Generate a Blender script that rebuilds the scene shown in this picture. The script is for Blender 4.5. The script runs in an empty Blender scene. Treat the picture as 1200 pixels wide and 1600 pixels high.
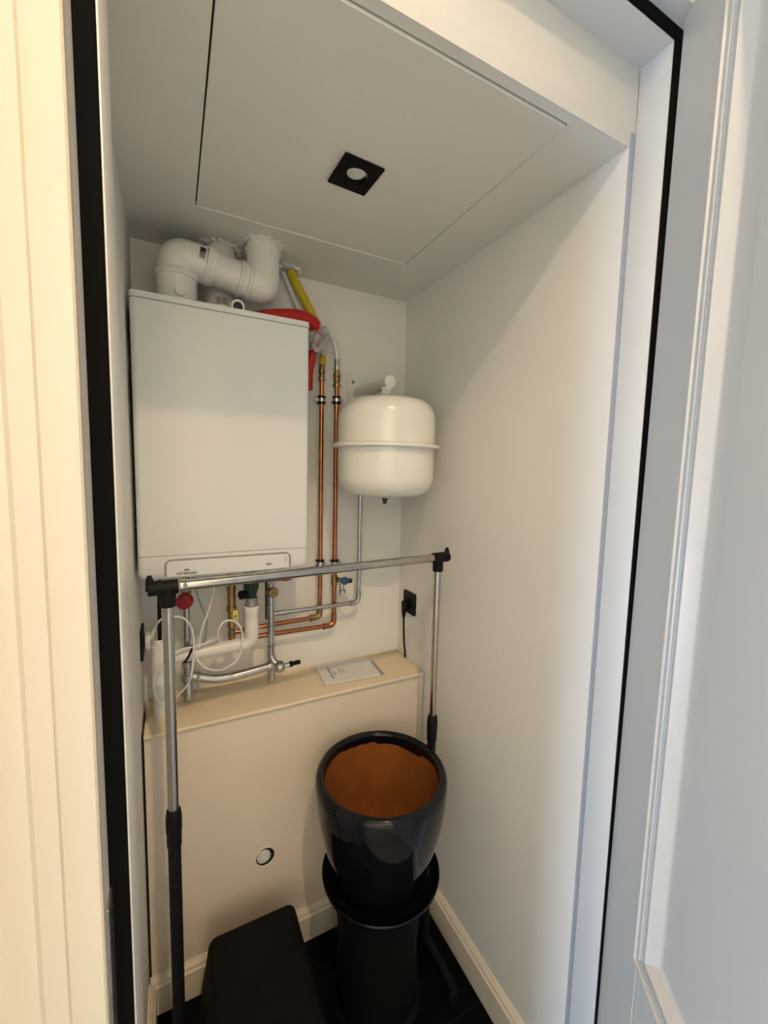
import bpy, bmesh, math, random
from mathutils import Vector, Matrix, Quaternion
random.seed(7)
S = bpy.context.scene
COL = S.collection
PI = math.pi

# ------------------------------------------------------------------ camera
def R3(yaw, pit, rol):
    yaw, pit, rol = map(math.radians, (yaw, pit, rol))
    f = Vector((math.sin(-yaw)*math.cos(pit), math.cos(yaw)*math.cos(pit), -math.sin(pit)))
    r = Vector((math.cos(yaw), math.sin(yaw), 0)); u = r.cross(f)
    return math.cos(rol)*r+math.sin(rol)*u, -math.sin(rol)*r+math.cos(rol)*u, f
cam = bpy.data.cameras.new('camera'); camo = bpy.data.objects.new('camera', cam); COL.objects.link(camo)
r_, u_, f_ = R3(-26.9491, 5.5104, 1.3436)
camo.matrix_world = Matrix(((r_.x, u_.x, -f_.x, -.8261), (r_.y, u_.y, -f_.y, -1.4717), (r_.z, u_.z, -f_.z, 1.6101), (0, 0, 0, 1)))
cam.sensor_fit = 'VERTICAL'; cam.sensor_height = 36; cam.sensor_width = 27
cam.lens = 651.34/1600*36; cam.clip_start = .01
S.camera = camo

# ------------------------------------------------------------------ world, lights, exposure
w = bpy.data.worlds.new('world'); S.world = w; w.use_nodes = True
w.node_tree.nodes['Background'].inputs[0].default_value = (.62, .76, 1, 1)
w.node_tree.nodes['Background'].inputs[1].default_value = .5
LAMP = Vector((-.635, -1.75, 2.96))
sp = bpy.data.lights.new('hall_spot', 'SPOT'); spo = bpy.data.objects.new('hall_spot', sp); COL.objects.link(spo)
spo.location = LAMP; sp.energy = 84; sp.color = (1, .70, .42); sp.shadow_soft_size = .02
sp.spot_size = math.radians(138); sp.spot_blend = 1
ADDED_FILL = [(-1.7, -2.15, 2.96), (-.55, -2.15, 2.96), (.55, -2.15, 2.96)]      # added fill: invented ceiling spots, bounced off the hall's rear wall
for wx in ADDED_FILL:
    wl = bpy.data.lights.new('added_fill_spot', 'SPOT'); wo = bpy.data.objects.new('added_fill_spot', wl); COL.objects.link(wo)
    wo.location = wx; wo.rotation_euler = Vector((0, -.85, -1)).to_track_quat('-Z', 'Y').to_euler()
    wl.energy = 198; wl.color = (1, .82, .50); wl.shadow_soft_size = .04; wl.spot_size = math.radians(84); wl.spot_blend = .6
ar = bpy.data.lights.new('window_daylight', 'AREA'); aro = bpy.data.objects.new('window_daylight', ar); COL.objects.link(aro)
ar.shape = 'RECTANGLE'; ar.size = .5; ar.size_y = .96; ar.energy = 68; ar.color = (.50, .70, 1)
aro.location = (-3.44, -1.39, .60); aro.rotation_euler = (0, -PI/2, 0)
aro.rotation_euler = Vector((1, 0, 0)).to_track_quat('-Z', 'Y').to_euler()
S.view_settings.view_transform = 'Standard'; S.view_settings.look = 'None'
S.view_settings.gamma = 1; S.view_settings.exposure = 0; S.view_settings.use_curve_mapping = False

# ------------------------------------------------------------------ materials
def mat(name, col, rough=.5, metal=0, var=.0, scale=20, bump=0, bscale=200, coat=0, spec=.5, alpha=1, trans=0, ior=1.45):
    m = bpy.data.materials.new(name); m.use_nodes = True
    nt = m.node_tree; b = nt.nodes['Principled BSDF']
    b.inputs['Base Color'].default_value = (*col, 1); b.inputs['Roughness'].default_value = rough
    b.inputs['Metallic'].default_value = metal; b.inputs['Coat Weight'].default_value = coat
    b.inputs['Specular IOR Level'].default_value = spec
    b.inputs['Alpha'].default_value = alpha; b.inputs['Transmission Weight'].default_value = trans; b.inputs['IOR'].default_value = ior
    tc = nt.nodes.new('ShaderNodeTexCoord')
    if var:
        n = nt.nodes.new('ShaderNodeTexNoise'); n.inputs['Scale'].default_value = scale; n.inputs['Detail'].default_value = 4
        nt.links.new(tc.outputs['Object'], n.inputs['Vector'])
        r = nt.nodes.new('ShaderNodeMapRange'); r.inputs[3].default_value = 1-var; r.inputs[4].default_value = 1+var
        r.inputs[1].default_value = .3; r.inputs[2].default_value = .7
        nt.links.new(n.outputs['Fac'], r.inputs[0])
        h = nt.nodes.new('ShaderNodeVectorMath'); h.operation = 'SCALE'; h.inputs[0].default_value = col
        nt.links.new(r.outputs[0], h.inputs['Scale']); nt.links.new(h.outputs[0], b.inputs['Base Color'])
    if bump:
        n2 = nt.nodes.new('ShaderNodeTexNoise'); n2.inputs['Scale'].default_value = bscale; n2.inputs['Detail'].default_value = 3
        nt.links.new(tc.outputs['Object'], n2.inputs['Vector'])
        bp = nt.nodes.new('ShaderNodeBump'); bp.inputs['Strength'].default_value = bump; bp.inputs['Distance'].default_value = .002
        nt.links.new(n2.outputs['Fac'], bp.inputs['Height']); nt.links.new(bp.outputs['Normal'], b.inputs['Normal'])
    return m
MT = dict(
    wall=mat('wall_paint', (.86, .84, .79), .75, var=.02, scale=3, bump=.12, bscale=260),
    ceil=mat('ceiling_paint', (.82, .80, .74), .8, var=.02, scale=3, bump=.12, bscale=220),
    panel=mat('cream_paint', (.83, .72, .58), .55, var=.025, scale=4, bump=.06),
    ledge=mat('ledge_paint', (.84, .72, .52), .5, var=.03, scale=9, bump=.06),
    trim=mat('trim_paint', (.70, .69, .66), .38, var=.01, scale=5, bump=.03, bscale=90),
    door=mat('door_paint', (.61, .575, .51), .35, var=.01, scale=5, bump=.03, bscale=90),
    base=mat('baseboard_paint', (.82, .74, .61), .45, var=.02, scale=8),
    black=mat('black_rubber', (.005, .005, .0055), .55, bump=.05, spec=.25),
    seal=mat('seal_rubber', (.004, .004, .004), .9, bump=.05, spec=.1),
    shadegrey=mat('painted_shade_grey', (.37, .41, .49), .6, var=.03),  # blue-grey with the shade beside the right jamb painted in
    casing=mat('casing_paint', (.62, .56, .46), .4, var=.01, scale=5, bump=.03, bscale=90),
    gap=mat('gap_shade_black', (.01, .009, .008), .9, var=.1),  # shade inside gaps and holes, put into a near-black colour
    tile=mat('black_tile', (.0022, .002, .0018), .5, spec=.12, var=.35, scale=14, bump=.1, bscale=40),
    grout=mat('dark_grout', (.005, .0045, .004), .9, var=.2),
    hallfloor=mat('hall_floor', (.34, .30, .25), .5, var=.2, scale=6),
    boiler=mat('boiler_enamel', (.80, .81, .80), .28, var=.008, scale=4, bump=.02, bscale=60),
    boilergrey=mat('boiler_grey', (.32, .31, .30), .35, metal=.3, var=.05),
    print=mat('dark_print', (.03, .03, .03), .6, var=.05),
    pvc=mat('white_pvc', (.82, .80, .76), .32, var=.015, scale=10),
    tank=mat('tank_enamel', (.84, .82, .73), .22, var=.01, scale=6, coat=.3),
    copper=mat('copper', (.42, .165, .07), .28, metal=1, var=.25, scale=25),
    brass=mat('brass', (.36, .235, .10), .36, metal=1, var=.25, scale=40),
    steel=mat('pressed_steel', (.50, .50, .49), .3, metal=1, var=.15, scale=30),
    chrome=mat('brushed_chrome', (.50, .47, .43), .2, metal=1, var=.08, scale=60),
    yellow=mat('yellow_plastic', (.62, .47, .02), .45, var=.06, scale=15),
    tagyellow=mat('yellow_tag', (.72, .66, .14), .5, var=.05),
    red=mat('red_plastic', (.50, .012, .010), .38, var=.08, scale=12),
    redknob=mat('red_knob', (.34, .008, .02), .4, var=.08, scale=20),
    green=mat('dark_green_plastic', (.014, .045, .033), .45, var=.1),
    blue=mat('blue_plastic', (.03, .10, .24), .4, var=.1),
    whiteplastic=mat('white_plastic', (.80, .79, .77), .4, var=.01),
    greyplastic=mat('grey_cable', (.33, .32, .30), .5, var=.03),
    glaze=mat('black_glaze', (.005, .005, .007), .07, var=.2, scale=8, spec=.4),
    terra=mat('terracotta', (.29, .088, .012), .75, var=.14, scale=18, bump=.25, bscale=60),
    blackbox=mat('black_plastic', (.0045, .0036, .0026), .65, var=.15, scale=30, bump=.1, bscale=300, spec=.16),
    paper=mat('paper', (.84, .83, .82), .55, var=.02),
    lens=mat('frosted_lens', (.24, .24, .23), .35, var=.12, scale=120),
    glow=mat('lamp_lens', (.9, .85, .8), .5),
)
def clear(name, fac, col=(.9, .9, .9)):
    m = bpy.data.materials.new(name); m.use_nodes = True; nt = m.node_tree
    b = nt.nodes['Principled BSDF']; b.inputs['Base Color'].default_value = (*col, 1); b.inputs['Roughness'].default_value = .12
    t = nt.nodes.new('ShaderNodeBsdfTransparent'); mx = nt.nodes.new('ShaderNodeMixShader'); fr = nt.nodes.new('ShaderNodeTexNoise')
    fr.inputs['Scale'].default_value = 60; tc = nt.nodes.new('ShaderNodeTexCoord'); nt.links.new(tc.outputs['Object'], fr.inputs['Vector'])
    mr = nt.nodes.new('ShaderNodeMapRange'); mr.inputs[3].default_value = fac*.6; mr.inputs[4].default_value = min(1, fac*1.4)
    nt.links.new(fr.outputs['Fac'], mr.inputs[0]); nt.links.new(mr.outputs[0], mx.inputs[0])
    nt.links.new(t.outputs[0], mx.inputs[1]); nt.links.new(b.outputs[0], mx.inputs[2])
    nt.links.new(mx.outputs[0], nt.nodes['Material Output'].inputs[0]); return m
MT['film'] = clear('clear_film', .62, (.62, .60, .60))
MT['sleeve'] = clear('clear_sleeve', .13)
e = MT['glow'].node_tree.nodes['Principled BSDF']; e.inputs['Emission Color'].default_value = (1, .82, .6, 1); e.inputs['Emission Strength'].default_value = 12

# ------------------------------------------------------------------ mesh helpers
def V(*a): return Vector(a)
class MB:
    def __init__(s): s.v = []; s.f = []
    def add(s, vs, fs):
        o = len(s.v); s.v += [Vector(p) for p in vs]; s.f += [tuple(i+o for i in f) for f in fs]; return s
    def box(s, a, b, bev=0, seg=2, M=None):
        bm = bmesh.new(); bmesh.ops.create_cube(bm, size=1)
        a, b = Vector(a), Vector(b)
        for v in bm.verts: v.co = Vector([(a[i]+b[i])/2+v.co[i]*(b[i]-a[i]) for i in range(3)])
        if bev: bmesh.ops.bevel(bm, geom=bm.edges[:], offset=bev, segments=seg, profile=.5, affect='EDGES')
        return s.bm(bm, M)
    def bm(s, bm, M=None):
        bm.verts.index_update()
        s.add([(M @ v.co if M else v.co.copy()) for v in bm.verts], [[v.index for v in f.verts] for f in bm.faces]); bm.free(); return s
    def lathe(s, prof, o, ax=(0, 0, 1), n=32, cap=True):
        ax = Vector(ax).normalized(); q = Vector((0, 0, 1)).rotation_difference(ax); o = Vector(o)
        vs = []; fs = []
        for (r, z) in prof:
            for k in range(n):
                a = 2*PI*k/n; vs.append(o+q @ Vector((r*math.cos(a), r*math.sin(a), z)))
        for i in range(len(prof)-1):
            for k in range(n):
                k2 = (k+1) % n; fs.append((i*n+k, i*n+k2, (i+1)*n+k2, (i+1)*n+k))
        if cap:
            if prof[0][0] > 1e-5: fs.append(tuple(range(n))[::-1])
            if prof[-1][0] > 1e-5: fs.append(tuple((len(prof)-1)*n+k for k in range(n)))
        return s.add(vs, fs)
    def cyl(s, a, b, r, n=24, r2=None):
        a, b = Vector(a), Vector(b); d = b-a; return s.lathe([(r, 0), (r if r2 is None else r2, d.length)], a, d, n)
    def tube(s, pts, r, fil=0, n=16, fseg=8, closed=False):
        P = [Vector(p) for p in pts]
        if fil and len(P) > 2:
            Q = [P[0]]
            for i in range(1, len(P)-1):
                a, b, c = P[i-1], P[i], P[i+1]; u = (a-b).normalized(); w = (c-b).normalized()
                t = min(fil, (a-b).length*.49, (c-b).length*.49)
                for k in range(fseg+1):
                    x = k/fseg; p0 = b+u*t; p2 = b+w*t
                    Q.append(p0*(1-x)**2+b*2*x*(1-x)+p2*x*x)
            Q.append(P[-1]); P = Q
        rad = r if isinstance(r, list) else [r]*len(P)
        m = len(P); vs = []; fs = []
        t0 = (P[1]-P[0]).normalized(); nrm = t0.orthogonal().normalized()
        for i in range(m):
            t = ((P[(i+1) % m] if (closed or i < m-1) else P[i])-(P[i-1] if (closed or i) else P[i])).normalized()
            nrm = (nrm-t*nrm.dot(t)).normalized(); bi = t.cross(nrm)
            for k in range(n):
                a = 2*PI*k/n; vs.append(P[i]+(nrm*math.cos(a)+bi*math.sin(a))*rad[min(i, len(rad)-1)])
        for i in range(m if closed else m-1):
            j = (i+1) % m
            for k in range(n):
                k2 = (k+1) % n; fs.append((i*n+k, i*n+k2, j*n+k2, j*n+k))
        if not closed: fs += [tuple(range(n))[::-1], tuple((m-1)*n+k for k in range(n))]
        return s.add(vs, fs)
    def prism(s, poly, z0, z1, M=None):
        n = len(poly); vs = [Vector((p[0], p[1], z0)) for p in poly]+[Vector((p[0], p[1], z1)) for p in poly]
        if M: vs = [M @ v for v in vs]
        return s.add(vs, [tuple(range(n))[::-1], tuple(range(n, 2*n))]+[(i, (i+1) % n, n+(i+1) % n, n+i) for i in range(n)])
def smooth_path(pts, sub=8):
    P = [Vector(p) for p in pts]; out = []
    for i in range(len(P)-1):
        p0 = P[max(i-1, 0)]; p1 = P[i]; p2 = P[i+1]; p3 = P[min(i+2, len(P)-1)]
        for k in range(sub):
            t = k/sub
            out.append(.5*((2*p1)+(p2-p0)*t+(2*p0-5*p1+4*p2-p3)*t*t+(3*p1-p0-3*p2+p3)*t**3))
    return out+[P[-1]]
def rrect(x0, y0, x1, y1, r, n=6):
    out = []
    for cx, cy, a0 in ((x1-r, y1-r, 0), (x0+r, y1-r, 90), (x0+r, y0+r, 180), (x1-r, y0+r, 270)):
        for k in range(n+1):
            a = math.radians(a0+90*k/n); out.append((cx+r*math.cos(a), cy+r*math.sin(a)))
    return out
def obj(name, m, material, parent=None, smooth=True, label=None, ang=35):
    me = bpy.data.meshes.new(name)
    if isinstance(m, MB):
        c = sum(m.v, Vector())/len(m.v)
        # keep world coordinates; origin at the mesh centre bottom
        zmin = min(v.z for v in m.v); org = Vector((c.x, c.y, zmin))
        me.from_pydata([v-org for v in m.v], [], m.f)
        bm = bmesh.new(); bm.from_mesh(me); bmesh.ops.recalc_face_normals(bm, faces=bm.faces[:]); bm.to_mesh(me); bm.free()
    else:
        me = m; org = Vector((0, 0, 0))
    me.materials.clear(); me.materials.append(MT[material])
    if smooth:
        me.shade_smooth(); me.set_sharp_from_angle(angle=math.radians(ang))
    o = bpy.data.objects.new(name, me); COL.objects.link(o); o.location = org
    if parent:
        o.parent = parent; o.matrix_parent_inverse = parent_world(parent).inverted()
    if label: o['label'] = label
    return o
def parent_world(o):
    m = Matrix.LocRotScale(o.location, o.rotation_euler, o.scale)
    return (parent_world(o.parent) @ o.matrix_parent_inverse @ m) if o.parent else m
def thing(name, label, cat, loc, group=None):
    o = bpy.data.objects.new(name, None); COL.objects.link(o); o.location = loc; o.empty_display_size = .05
    o['label'] = label; o['category'] = cat
    if group: o['group'] = group
    return o
def tag(o, label, cat, group=None):
    o['label'] = label; o['category'] = cat
    if group: o['group'] = group
    return o
def struct(name, m, material, parent=None, smooth=False, label=None):
    o = obj(name, m, material, parent, smooth, label)
    if not parent: o['kind'] = 'structure'
    return o
def text_mb(body, size, M, extrude=.0006, space=1.0):
    c = bpy.data.curves.new('t', 'FONT'); c.body = body; c.size = size; c.extrude = extrude; c.offset = size*.03; c.align_x = 'CENTER'; c.align_y = 'CENTER'; c.space_character = space
    o = bpy.data.objects.new('t', c); COL.objects.link(o)
    dg = bpy.context.evaluated_depsgraph_get(); me = bpy.data.meshes.new_from_object(o.evaluated_get(dg))
    mb = MB(); mb.add([M @ v.co for v in me.vertices], [tuple(p.vertices) for p in me.polygons])
    bpy.data.objects.remove(o); bpy.data.curves.remove(c); bpy.data.meshes.remove(me); return mb
FACE = lambda x, y, z: Matrix.Translation((x, y, z)) @ Matrix.Rotation(PI/2, 4, 'X')   # local xy -> world xz, facing -y

# ------------------------------------------------------------------ dimensions
XL, H, L = -.92, 2.265, .868
YO = -.888            # closet side end of the door lining

# ------------------------------------------------------------------ room shell
fl = struct('floor', MB().box((XL-.1, -.95, -.05), (.1, .1, -.004)), 'grout')
ts = .298
tile_me = None
for i in range(4):
    for j in range(4):
        x0 = XL+.005+i*.302; y0 = -.31-.302*j+.302
        x1 = min(x0+ts, .0); y1 = min(y0+ts, -.0); yb = max(y0, -.948)
        if x1-x0 < .02 or y1-yb < .02: continue
        o = obj('floor_tile', MB().box((x0, yb, -.0045), (x1, y1, random.uniform(-.0006, .0004)), .0012, 1), 'tile', fl, False)
struct('floor.001', MB().box((-3.6, -3.1, -.05), (1.3, -.95, 0)), 'hallfloor')
struct('wall_back', MB().box((XL-.1, 0, -.05), (.1, .08, 2.6)), 'wall')
struct('wall_right', MB().box((0, -.886, -.05), (.1, 0, 2.6)), 'wall')
struct('wall_left', MB().box((XL-.1, -.87, -.05), (XL, 0, 2.6)), 'wall')
# ceiling around the access hatch, closed above
hx0, hx1, hy0, hy1 = -.760, -.151, -.8655, -.255
YC0 = YO+.0045
ce = struct('ceiling', MB().box((XL, YC0, H+.0), (hx0, 0, H+.0125)).box((hx1, YC0, H), (0, 0, H+.0125))
            .box((hx0, YC0, H), (hx1, hy0, H+.0125)).box((hx0, hy1, H), (hx1, 0, H+.0125)), 'ceil')
obj('void_shade_backing', MB().box((XL, YO+.02, H+.0128), (-.0005, -.0005, H+.07)), 'gap', ce, False)  # solid near-black backing; the dark of the hatch gaps is its colour
Mh = Matrix.Translation((0, hy1, H)) @ Matrix.Rotation(math.radians(.3), 4, 'X') @ Matrix.Translation((0, -hy1, -H))
obj('access_hatch', MB().box((hx0+.0032, hy0+.0042, H+.0002), (hx1-.0024, hy1-.0006, H+.0122), .0008, 1, Mh), 'ceil', ce, False, label='flush square ceiling hatch panel')
cm = MB()
random.seed(3)
for k in range(26):   # filled joint along the back of the hatch: a thin raised bead of filler
    x0 = hx0+(hx1-hx0)*k/26; cm.box((x0, hy1-.002, H-.0012-random.random()*.0008), (x0+(hx1-hx0)/26, hy1+.004, H+.001), .0006, 1)
obj('filler_bead', cm, 'wall', ce, False)
def ring_patch(cx, cy, r, n=40, seed=1):
    random.seed(seed); vs = []; fs = []
    for k in range(n):
        a = 2*PI*k/n; j = random.uniform(.003, .022); c, s_ = math.cos(a), math.sin(a)
        for rr, z in ((r-.006, H), (r-.002, H-random.uniform(.003, .007)), (r+j*.6, H-random.uniform(.002, .005)), (r+j, H+.0005)):
            vs.append((cx+c*rr, min(cy+s_*rr, -.0005), z))
    for k in range(n):
        k2 = (k+1) % n
        for q in range(3): fs.append((k*4+q, k2*4+q, k2*4+q+1, k*4+q+1))
    return MB().add(vs, fs)
obj('plaster_patch', ring_patch(-.574, -.14, .05, seed=4), 'wall', ce, True, label='rough plaster around a pipe')
obj('plaster_patch', ring_patch(-.683, -.062, .049, seed=5), 'wall', ce, True)
obj('plaster_patch', ring_patch(-.468, -.034, .03, seed=6), 'wall', ce, True)
# beam above the opening, edge chamfered down to the ceiling board
bm_ = MB().add([(XL, YO-.0006, 2.408), (XL, YO-.0006, 2.290), (XL, YO+.0034, H), (XL, -.80, H+.02), (XL, -.80, 2.408),
                (.0116, YO-.0006, 2.408), (.0116, YO-.0006, 2.290), (.0116, YO+.0034, H), (.0115, -.80, H+.02), (.0115, -.80, 2.408)],
               [(0, 1, 2, 3, 4), (9, 8, 7, 6, 5), (0, 5, 6, 1), (1, 6, 7, 2), (2, 7, 8, 3), (3, 8, 9, 4), (4, 9, 5, 0)])
struct('trim_1', bm_, 'trim')
# boxed-in lower part, ledge, bead
struct('wall_boxing', MB().box((XL+.007, -.206, .0), (-.002, -.16, L-.012)), 'panel')
struct('boxing_shade_backing', MB().box((XL+.0005, -.195, .0), (-.0005, -.17, L-.014)), 'gap')  # near-black block painting the shade in the slit beside the panel
struct('trim_2', MB().box((-.022, -.2115, .11), (-.001, -.2045, L-.0125), .002, 2), 'panel', smooth=True)
lg = struct('trim_3', MB().box((XL+.006, -.216, L-.012), (-.0008, .0, L), .0045, 3), 'ledge', smooth=True, label='cream window-board style ledge')
cr = MB(); random.seed(9)
for k in range(30):   # sealant line along the back wall
    x0 = -.9+.895*k/30; cr.box((x0, -.004-random.random()*.003, L-.001), (x0+.031, .0, L+.003+random.random()*.004), .001, 1)
obj('sealant_bead', cr, 'ledge', lg)
def baseboard(name, a, b, nrm, h=.114, t=.018):
    """profile swept between a and b (xy), standing proud of the wall along nrm"""
    pr = [(0, 0), (t, 0), (t, h-.026), (t-.004, h-.021), (t-.006, h-.012), (t-.012, h-.004), (.004, h), (0, h)]
    vs = []; n = len(pr)
    for P in (a, b):
        for d, z in pr: vs.append((P[0]+nrm[0]*d, P[1]+nrm[1]*d, z))
    fs = [tuple(range(n)), tuple(range(2*n-1, n-1, -1))]+[(i, (i+1) % n, n+(i+1) % n, n+i) for i in range(n)]
    return struct(name, MB().add(vs, fs), 'base')
baseboard('baseboard_right', (0, -.225), (0, YO), (-1, 0))
baseboard('baseboard_back', (XL+.003, -.2062), (-.001, -.2062), (0, -1))
baseboard('baseboard_left', (XL, -.225), (XL, -.87), (1, 0))

# ------------------------------------------------------------------ door frame (lining, rebate, gasket, casing)
fr = bpy.data.objects.new('door_1', None); COL.objects.link(fr); fr.location = (-.43, -.95, 0); fr['kind'] = 'structure'
obj('jamb', MB().box((-.945, -.95, 0), (-.879, -.868, 2.409), .0015, 2), 'trim', fr)
obj('jamb', MB().box((.012, -.95, 0), (.07, -.8884, 2.409), .0015, 2), 'trim', fr)
obj('painted_shade_strip', MB().box((-.0004, -.8893, .115), (.0119, -.8861, 2.290), .0006, 1), 'shadegrey', fr, False)  # shade on the wall's end is put into this strip's blue-grey colour
obj('head_jamb', MB().box((-.945, -.95, 2.408), (.07, YO, 2.44), .0006, 1), 'trim', fr)
obj('gasket', MB().box((-.9005, -.9545, 0), (-.881, -.9495, 2.411), .001, 1), 'seal', fr)
obj('gasket', MB().box((.014, -.9545, 0), (.046, -.9495, 2.411), .001, 1), 'seal', fr)
obj('gasket', MB().box((-.9005, -.9545, 2.411), (.046, -.9495, 2.432), .001, 1), 'seal', fr)
obj('rebate', MB().box((-.945, -.986, 0), (-.900, -.9505, 2.44)), 'trim', fr)
obj('rebate', MB().box((.105, -.986, 0), (.13, -.9505, 2.44)), 'trim', fr)
obj('rebate', MB().box((-.945, -.986, 2.432), (.13, -.9505, 2.46)), 'trim', fr)
def casing(M, length):
    pr = [(0, 0), (0, .013), (.002, .015), (.030, .015), (.032, .0175), (.050, .0185), (.053, .021), (.071, .022), (.074, .024), (.138, .025), (.142, .021), (.142, 0)]
    n = len(pr); vs = [M @ Vector((p[0], -p[1], 0)) for p in pr]+[M @ Vector((p[0], -p[1], length)) for p in pr]
    return MB().add(vs, [tuple(range(n)), tuple(range(2*n-1, n-1, -1))]+[(i, (i+1) % n, n+(i+1) % n, n+i) for i in range(n)])
obj('casing', casing(Matrix.Translation((-.8995, -.986, 0)) @ Matrix.Scale(-1, 4, (1, 0, 0)), 2.44), 'casing', fr)
obj('casing', casing(Matrix.Translation((.105, -.986, 0)), 2.44), 'casing', fr)
obj('casing', casing(Matrix.Translation((-1.041, -.986, 2.44)) @ Matrix(((0, 0, 1, 0), (0, 1, 0, 0), (1, 0, 0, 0), (0, 0, 0, 1))), 1.288), 'casing', fr)
st = obj('strike_plate', MB().box((-.9002, -.983, .93), (-.8975, -.953, 1.135), .0008, 1), 'steel', fr, label='steel latch keep')
obj('latch_slot', MB().box((-.8976, -.975, .99), (-.8970, -.962, 1.12)), 'gap', st, False)
# hall around the camera
struct('wall_front', MB().box((-3.6, -.985, -.05), (-.945, -.87, 3.1)).box((.10, -.985, -.05), (1.3, -.8, 3.1)).box((-.945, -.985, 2.44), (.10, -.87, 3.1)), 'wall')
struct('wall_rear', MB().box((-3.6, -3.1, -.05), (1.3, -3.0, 3.1)), 'wall')
struct('wall_end', MB().box((1.2, -3.1, -.05), (1.3, -.8, 3.1)), 'wall')
struct('ceiling.001', MB().box((-3.6, -3.1, 2.99), (1.3, -.8, 3.1)), 'wall')
struct('wall_window', MB().box((-3.6, -3.1, -.05), (-3.4, -1.68, 3.1)).box((-3.6, -1.10, -.05), (-3.4, -.9, 3.1)).box((-3.6, -1.68, -.05), (-3.4, -1.10, .08)).box((-3.6, -1.68, 1.12), (-3.4, -1.10, 3.1)), 'wall')
wn = struct('window_1', MB().box((-3.52, -1.68, .08), (-3.46, -1.65, 1.12)).box((-3.52, -1.13, .08), (-3.46, -1.10, 1.12)).box((-3.52, -1.65, .08), (-3.46, -1.13, .11)).box((-3.52, -1.65, 1.09), (-3.46, -1.13, 1.12)), 'trim')

# ------------------------------------------------------------------ open door leaf
P0 = Vector((.016, -.958, 0)); dd = Vector((-.595, -.804, 0)).normalized(); nn = Vector((-.804, .595, 0)).normalized()
MD = Matrix(((dd.x, 0, nn.x, P0.x), (dd.y, 0, nn.y, P0.y), (0, 1, 0, 0), (0, 0, 0, 1)))   # local (s, z, out)
MD = MD @ Matrix.Rotation(math.radians(.55), 4, 'Z') @ Matrix.Translation((.006, 0, 0)) if False else MD
LEAN = Matrix.Translation(P0+Vector((0, 0, 1.2))) @ Matrix.Rotation(math.radians(-.62), 4, nn) @ Matrix.Translation(-(P0+Vector((0, 0, 1.2))))
MD = LEAN @ MD
dr = bpy.data.objects.new('door_2', None); COL.objects.link(dr); dr.location = P0+dd*.45; dr['kind'] = 'structure'
W = .905
A0, A1, B0, B1 = .134, W-.134, .700, 2.338     # upper panel moulding outer rectangle
C0, C1 = .12, .545                            # lower panel moulding
def fbox(a, b, z0=-.04, z1=0, bev=.001): return MB().box((a[0], a[1], z0), (b[0], b[1], z1), bev, 1, MD)
iw = .03
obj('stile', fbox((0, .008), (A0+iw, 2.425)), 'door', dr, False)
obj('stile', fbox((A1-iw, .008), (W, 2.425)), 'door', dr, False)
obj('rail', fbox((A0+iw, B1-iw), (A1-iw, 2.425), bev=0), 'door', dr, False)
obj('rail', fbox((A0+iw, C1-iw), (A1-iw, B0+iw), bev=0), 'door', dr, False)
obj('rail', fbox((A0+iw, .008), (A1-iw, C0+iw), bev=0), 'door', dr, False)
obj('rail_joint', MB().box((A0+.012, C1+.002, -.001), (A0+.0145, B0+.01, .0012), .0005, 1, MD), 'door', dr, False)
def mould(z0, z1):
    # profile: distance inwards from the outer edge, height over the stile
    pr = [(0, -.0005), (.001, .004), (.012, .0055), (.0135, .002), (.024, .0025), (.0265, -.001), (.035, -.0015), (.0358, -.006), (.0405, -.006), (.0415, .002), (.046, .0028), (.048, .0005), (.060, -.0130), (.064, -.0150), (.069, -.0155)]
    n = len(pr); vs = []
    for sx, sz, ix, iz in ((A0, z0, 1, 1), (A1, z0, -1, 1), (A1, z1, -1, -1), (A0, z1, 1, -1)):
        for d, h in pr: vs.append(MD @ Vector((sx+ix*d, sz+iz*d, h)))
    fs = []
    for c in range(4):
        c2 = (c+1) % 4
        for i in range(n-1): fs.append((c*n+i, c2*n+i, c2*n+i+1, c*n+i+1))
    return MB().add(vs, fs)
def field(z0, z1):
    m = .105; vs = []; fs = []
    rings = [(.062, -.0155), (m, -.0155), (m+.003, -.0138)]
    for d, h in rings:
        vs += [MD @ Vector(p) for p in ((A0+d, z0+d, h), (A1-d, z0+d, h), (A1-d, z1-d, h), (A0+d, z1-d, h))]
    for q in range(2):
        for c in range(4): fs.append((q*4+c, q*4+(c+1) % 4, q*4+4+(c+1) % 4, q*4+4+c))
    fs.append((8, 9, 10, 11))
    return MB().add(vs, fs).box((A0+.06, z0+.06, -.036), (A1-.06, z1-.06, -.0168), 0, 1, MD)
for z0, z1 in ((B0, B1), (C0, C1)):
    mo = obj('moulding', mould(z0, z1), 'door', dr, True, ang=25)
    obj('door_panel', field(z0, z1), 'door', dr, False)

# ------------------------------------------------------------------ boiler
bx0, bx1, by, bz0, bz1 = -.912, -.459, -.25, 1.308, 2.036
bo = thing('boiler', 'large white wall-hung combi boiler with a grey-outlined control flap', 'boiler', (-.687, -.125, bz0))
def rbox(x0, x1, y0, y1, z0, z1, r, bev=.004):   # plan rounded on the front corners
    poly = [(x0, y1)]+[(x0+r-r*math.cos(a), y0+r-r*math.sin(a)) for a in [PI/2*k/6 for k in range(7)]]+[(x1-r+r*math.sin(a), y0+r-r*math.cos(a)) for a in [PI/2*k/6 for k in range(7)]]+[(x1, y1)]
    return MB().prism(poly, z0, z1)
obj('casing', rbox(bx0+.001, bx1-.001, by+.0005, -.004, 1.3765, bz1-.0165, .014), 'boiler', bo)
obj('top_cover', rbox(bx0, bx1, by-.001, -.004, bz1-.0145, bz1, .014), 'boiler', bo)
obj('seam', rbox(bx0+.004, bx1-.004, by+.003, -.006, bz1-.0168, bz1-.014, .012), 'boilergrey', bo)
lowp = MB()
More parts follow.
